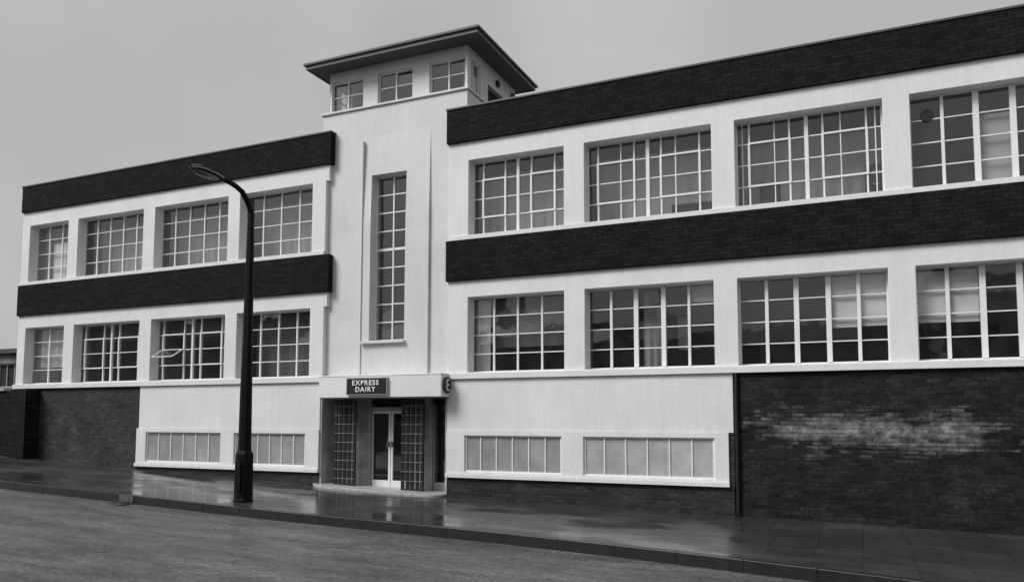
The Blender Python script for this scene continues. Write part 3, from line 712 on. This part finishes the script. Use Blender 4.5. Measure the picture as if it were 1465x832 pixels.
for s_ in (-1, 1): mb.tube([(bx + s_ * (a + .004), y, z - .008) for y, z, a, b in ln[1:]], .011, 8)
mb.tube([(bx + .0, y, z + b + .004) for y, z, a, b in ln[1:]], .011, 8)
mb.build('rim', 'lantern', la, smooth=True)

# ------------------------------------------------------------------ yard wall and low building on the far left
Y = thing('yard_wall', (-28, -.2, g(-28)), 'black brick yard wall with a pale coping at the far left end of the block', 'wall')
mb = MB(); mb.box(-46, -22.86, -.20, .02, -.2, 2.50); mb.build('brickwork', 'brick_y', Y, bevel=.01)
mb = MB(); mb.box(-22.858, -22.17, -.42, .02, -.2, 2.53); mb.build('pier', 'brick_y', Y, bevel=.012)
mb = MB(); mb.box(-46, -23.42, -.26, .08, 2.502, 2.575); mb.build('coping', 'trim', Y, bevel=.008)
H = thing('brick_outhouse', (-37, 8, g(-37)), 'low grey brick building behind the yard wall at the left edge', 'building')
mb = MB(); wall_grid(mb, -46, -31.2, .3, 4.42, 6, 6.25, [(-34.6, -32.1, 3.0, 4.0), (-39, -36.5, 3.0, 4.0), (-43.5, -41, 3.0, 4.0)]); mb.box(-31.45, -31.2, 6.251, 12, .3, 4.42); mb.box(-46, -31.2, 12.001, 12.2, .3, 4.42); mb.build('wall', 'farbrick', H, bevel=.01)
mb = MB(); mb.box(-46.2, -31.0, 5.8, 12.4, 4.425, 4.62); mb.build('roof', 'slate', H, bevel=.01)
for a in (-34.6, -39, -43.5):
    mb = MB(); mb.box(a, a + 2.5, 6.10, 6.14, 3.0, 3.05); mb.box(a, a + 2.5, 6.10, 6.14, 3.95, 4.0)
    for k in range(6): mb.box(a + k * .49, a + k * .49 + .04, 6.10, 6.14, 3.05, 3.95)
    w_ = mb.build('window', 'trim', H); mb = MB(); mb.box(a, a + 2.5, 6.15, 6.16, 3.0, 4.0); mb.build('pane', 'dark', w_)

# ------------------------------------------------------------------ houses across the street (behind the photographer, seen in the panes)
def house(x0, x1, ht, label):
    z0 = gs((x0 + x1) / 2) - .1
    h = thing('terraced_house', ((x0 + x1) / 2, -20, z0), label, 'house', 'houses across the street reflected in the windows')
    n = max(2, int((x1 - x0) / 2.2)); hs = []
    for k in range(n):
        c = x0 + (x1 - x0) * (k + .5) / n
        for zf in (1.0, 3.9): 
            if zf + 1.6 < ht - .3: hs.append((c - .5, c + .5, z0 + zf, z0 + zf + 1.6))
    mb = MB(); i0 = len(mb.v); wall_grid(mb, x0, x1, z0, z0 + ht, -17.9, -17.6, hs); mb.box(x0, x1, -26, -17.901, z0, z0 + ht)
    mb.build('wall', 'farbrick', h)
    for (a, b, c, d) in hs:
        mb = MB(); mb.box(a, b, -17.72, -17.68, c, c + .05); mb.box(a, b, -17.72, -17.68, d - .05, d); mb.box(a, b, -17.71, -17.67, (c + d)/2 - .03, (c + d)/2 + .03); mb.box(a, a + .05, -17.72, -17.68, c + .05, d - .05); mb.box(b - .05, b, -17.72, -17.68, c + .05, d - .05)
        w_ = mb.build('window', 'bar', h)
        mb = MB(); mb.quad((a, -17.73, c), (b, -17.73, c), (b, -17.73, d), (a, -17.73, d)); mb.build('pane', 'dark', w_)
    mb = MB(); ym = -21.8
    A = [(x0 - .1, -17.4, z0 + ht), (x1 + .1, -17.4, z0 + ht), (x1 + .1, -26.2, z0 + ht), (x0 - .1, -26.2, z0 + ht)]; r0, r1 = (x0 - .1, ym, z0 + ht + 1.5), (x1 + .1, ym, z0 + ht + 1.5)
    mb.quad(A[0], A[1], r1, r0); mb.quad(A[2], A[3], r0, r1); mb.quad(A[0], r0, A[3]); mb.quad(A[1], A[2], r1)
    rf = mb.build('roof', 'slate', h)
    mb = MB(); mb.box(x0 + .2, x0 + .9, -22.4, -21.2, z0 + ht + .5, z0 + ht + 2.6); mb.build('chimney', 'farbrick', rf)
house(-46, -30, 6.6, 'long low brick house across the street furthest left of the photographer')
house(-29, -17.95, 5.4, 'low brick house across the street second from the left end')
house(-17.9, -9.5, 5.6, 'brick house across the street opposite the entrance')
house(-9.4, 2.5, 5.2, 'wide brick house directly behind the photographer')
house(3.1, 20, 6.4, 'long brick house across the street furthest right of the photographer')

# ------------------------------------------------------------------ camera
cam = bpy.data.cameras.new('camera'); co = bpy.data.objects.new('camera', cam); col.objects.link(co); sc.camera = co
yaw, pitch, roll = -.418861135, .0755733704, .00183965314
fw = Vector((math.sin(yaw) * math.cos(pitch), math.cos(yaw) * math.cos(pitch), math.sin(pitch)))
rt = Vector((math.cos(yaw), -math.sin(yaw), 0)); upv = rt.cross(fw)
r2 = rt * math.cos(roll) + upv * math.sin(roll); u2 = -rt * math.sin(roll) + upv * math.cos(roll)
mw = Matrix((r2, u2, -fw)).transposed().to_4x4(); mw.translation = Vector((0, -15.4, 1.65))
co.matrix_world = mw
cam.sensor_width = 36; cam.sensor_fit = 'HORIZONTAL'
cam.lens = 36 * 1113.9 / 1465
cam.shift_x = (732.5 - 732.2) / 1465
cam.shift_y = (516.56 - 416) / 1465
cam.clip_start = .05; cam.clip_end = 3000

# ------------------------------------------------------------------ light: overcast sky, soft high sun from the left front
SUN_EL, SUN_AZ = 45, 220      # azimuth: direction the light comes from, degrees from +Y clockwise
w = bpy.data.worlds.new('World'); sc.world = w; w.use_nodes = True; nt = w.node_tree; nt.nodes.clear()
out = nt.nodes.new('ShaderNodeOutputWorld'); bg = nt.nodes.new('ShaderNodeBackground')
sky = nt.nodes.new('ShaderNodeTexSky'); sky.sky_type = 'NISHITA'; sky.sun_disc = False
sky.sun_elevation = R(SUN_EL); sky.sun_rotation = R(SUN_AZ); sky.air_density = 1.5; sky.dust_density = 6; sky.altitude = 20
bw = nt.nodes.new('ShaderNodeRGBToBW'); nt.links.new(sky.outputs[0], bw.inputs[0])
tc = nt.nodes.new('ShaderNodeTexCoord')
nz = nt.nodes.new('ShaderNodeTexNoise'); nz.inputs['Scale'].default_value = 2.2; nz.inputs['Detail'].default_value = 5; nt.links.new(tc.outputs['Generated'], nz.inputs[0])
cr = nt.nodes.new('ShaderNodeMapRange'); cr.inputs[1].default_value = .3; cr.inputs[2].default_value = .7; cr.inputs[3].default_value = .86; cr.inputs[4].default_value = 1.12; nt.links.new(nz.outputs[0], cr.inputs[0])
mx = nt.nodes.new('ShaderNodeMix'); mx.data_type = 'FLOAT'; mx.inputs[0].default_value = .85; nt.links.new(bw.outputs[0], mx.inputs[2]); mx.inputs[3].default_value = 2.6
ml = nt.nodes.new('ShaderNodeMath'); ml.operation = 'MULTIPLY'; nt.links.new(mx.outputs[0], ml.inputs[0]); nt.links.new(cr.outputs[0], ml.inputs[1])
nt.links.new(ml.outputs[0], bg.inputs[0]); bg.inputs[1].default_value = .10
nt.links.new(bg.outputs[0], out.inputs[0])
sl = bpy.data.lights.new('sun', 'SUN'); so = bpy.data.objects.new('sun', sl); col.objects.link(so)
sl.energy = 1.5; sl.angle = R(24); sl.color = (1, 1, 1)
az = R(SUN_AZ); d = Vector((math.sin(az) * math.cos(R(SUN_EL)), math.cos(az) * math.cos(R(SUN_EL)), math.sin(R(SUN_EL))))
so.rotation_euler = (-d).to_track_quat('-Z', 'Y').to_euler()
vs_ = sc.view_settings; sc.display_settings.display_device = 'sRGB'
vs_.view_transform = 'Standard'; vs_.look = 'None'; vs_.gamma = 1; vs_.use_curve_mapping = False; vs_.exposure = .9
sc.cycles.diffuse_bounces = 3; sc.cycles.max_bounces = 8; sc.cycles.transparent_max_bounces = 12
